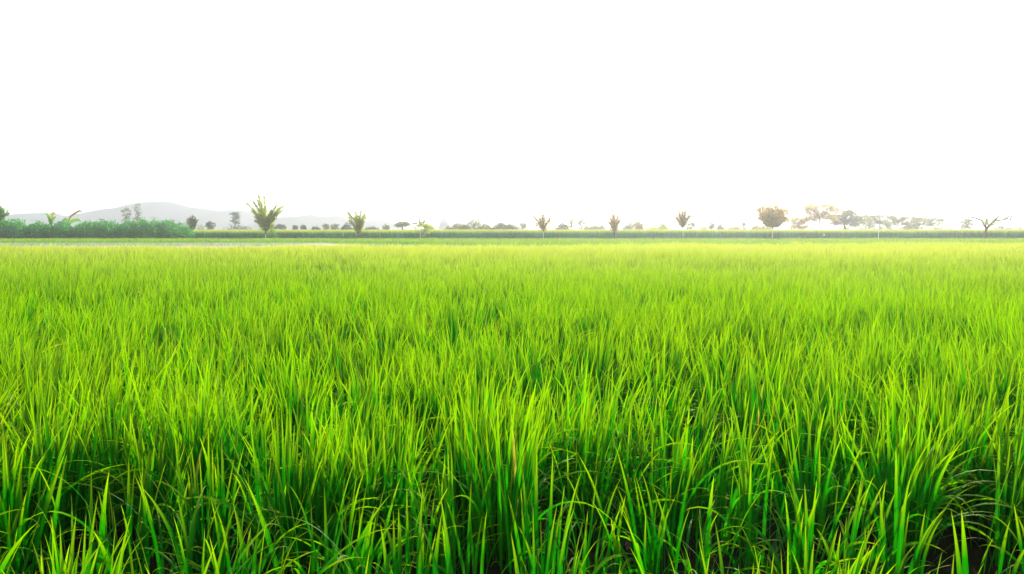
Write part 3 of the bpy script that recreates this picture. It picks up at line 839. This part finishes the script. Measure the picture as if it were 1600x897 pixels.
# ------------------------------------------------------------------ pagoda
def lathe(prof, mat, name, parent, sides=20):
    prof = np.array(prof, float); n = len(prof)
    a = np.arange(sides) / sides * 2 * np.pi
    V = np.stack([prof[:, None, 0] * np.cos(a), prof[:, None, 0] * np.sin(a), np.repeat(prof[:, 1:2], sides, 1)], -1).reshape(-1, 3)
    i = np.arange(n - 1)[:, None] * sides + np.arange(sides)[None]
    j = np.arange(n - 1)[:, None] * sides + (np.arange(sides)[None] + 1) % sides
    q = np.stack([i, j, j + sides, i + sides], -1).reshape(-1, 4)
    return obj(name, build_mesh(name, V, [q], [mat]), parent)


D = 290
k = D / F
root = thing('pagoda', 'faint pale bell shaped pagoda with a pointed top, half lost in the haze', 'pagoda', (wx(694, D), D, 0))
zb = wz(352, D)
lathe([(0, 0), (10 * k, 0), (10 * k, 1.5), (9.2 * k, 1.7), (9.2 * k, zb * .7), (8.2 * k, zb * .75), (8.2 * k, zb), (0, zb)], M['plaster'], 'base', root)
lathe([(7.8 * k, zb - 0.02), (7.4 * k, wz(349, D)), (5.6 * k, wz(345.5, D)), (4.0 * k, wz(343, D)), (3.2 * k, wz(342.4, D))], M['plaster'], 'bell', root)
lathe([(3.2 * k, wz(342.5, D)), (1.6 * k, wz(341.5, D)), (1.2 * k, wz(340, D)), (0.5 * k, wz(337.8, D))], M['plaster'], 'spire', root)
lathe([(0.4 * k, wz(338, D)), (1.0 * k, wz(337, D)), (0.9 * k, wz(336.2, D)), (0.05, wz(335.4, D))], M['dark_metal'], 'finial', root, 10)

# ------------------------------------------------------------------ haze
HZ = 0.0010
bm_v = [(-1600, -60, -1.2), (1600, -60, -1.2), (1600, 1500, -1.2), (-1600, 1500, -1.2), (-1600, -60, 42), (1600, -60, 42), (1600, 1500, 42), (-1600, 1500, 42)]
me = bpy.data.meshes.new('haze')
me.from_pydata(bm_v, [], [(0, 3, 2, 1), (4, 5, 6, 7), (0, 1, 5, 4), (1, 2, 6, 5), (2, 3, 7, 6), (3, 0, 4, 7)])
m, nt, N, L = new_mat('haze_air')
pv = N.new('ShaderNodeVolumePrincipled')
pv.inputs['Color'].default_value = (0.85, 0.87, 1.0, 1)
pv.inputs['Density'].default_value = HZ
pv.inputs['Anisotropy'].default_value = 0.8
o = N.new('ShaderNodeOutputMaterial'); L.new(pv.outputs[0], o.inputs['Volume'])
me.materials.append(m)
tag(obj('haze', me), 'pale morning haze over the fields', None, None, 'stuff')

# ------------------------------------------------------------------ sky, sun, camera
w = bpy.data.worlds.new('World'); scene.world = w; w.use_nodes = True
N = w.node_tree.nodes; L = w.node_tree.links; N.clear()
sky = N.new('ShaderNodeTexSky'); sky.sky_type = 'NISHITA'; sky.sun_disc = False
sky.sun_elevation = SUN_EL; sky.sun_rotation = SUN_AZ
sky.air_density = 1.0; sky.dust_density = 6.0; sky.ozone_density = 1.0
hs = N.new('ShaderNodeHueSaturation'); hs.inputs['Saturation'].default_value = 0.12
L.new(sky.outputs[0], hs.inputs['Color'])
bg = N.new('ShaderNodeBackground'); bg.inputs['Strength'].default_value = 0.10
cap = N.new('ShaderNodeVectorMath'); cap.operation = 'MINIMUM'      # even white cloud cover: no bright patch round the sun
cap.inputs[1].default_value = (9.5, 9.5, 9.3)
lift = N.new('ShaderNodeVectorMath'); lift.operation = 'MAXIMUM'
lift.inputs[1].default_value = (7.3, 7.4, 7.7)
L.new(hs.outputs[0], lift.inputs[0]); L.new(lift.outputs[0], cap.inputs[0])
L.new(cap.outputs[0], bg.inputs['Color'])
o = N.new('ShaderNodeOutputWorld'); L.new(bg.outputs[0], o.inputs['Surface'])

sl = bpy.data.lights.new('sun', 'SUN'); sl.energy = 5.0; sl.angle = math.radians(0.6); sl.color = (1.0, 0.90, 0.72)
so = bpy.data.objects.new('sun', sl); COL.objects.link(so)
from mathutils import Vector
to_sun = Vector((math.sin(SUN_AZ) * math.cos(SUN_EL), math.cos(SUN_AZ) * math.cos(SUN_EL), math.sin(SUN_EL)))
so.rotation_euler = to_sun.to_track_quat('Z', 'Y').to_euler()
so.location = (5, -3, 6)

cam = bpy.data.cameras.new('camera'); co = bpy.data.objects.new('camera', cam); COL.objects.link(co)
co.location = (0, 0, CAM_Z); co.rotation_euler = (math.radians(90), 0, 0)
cam.sensor_width = 36; cam.lens = 36 * F / 1600
cam.shift_y = -(448.5 - HORIZON) / 1600.0
cam.clip_start = 0.05; cam.clip_end = 5000
scene.camera = co

vs = scene.view_settings
scene.display_settings.display_device = 'sRGB'
vs.view_transform = 'Standard'; vs.look = 'None'; vs.gamma = 1; vs.exposure = 0.95
vs.use_curve_mapping = False
c = scene.cycles
c.max_bounces = 8; c.diffuse_bounces = 3; c.glossy_bounces = 2; c.transmission_bounces = 6; c.volume_bounces = 1; c.transparent_max_bounces = 6
c.use_denoising = True
try:
    c.denoiser = 'OPENIMAGEDENOISE'; c.denoising_input_passes = 'RGB_ALBEDO_NORMAL'; c.denoising_prefilter = 'ACCURATE'
except Exception as e:
    print(e)
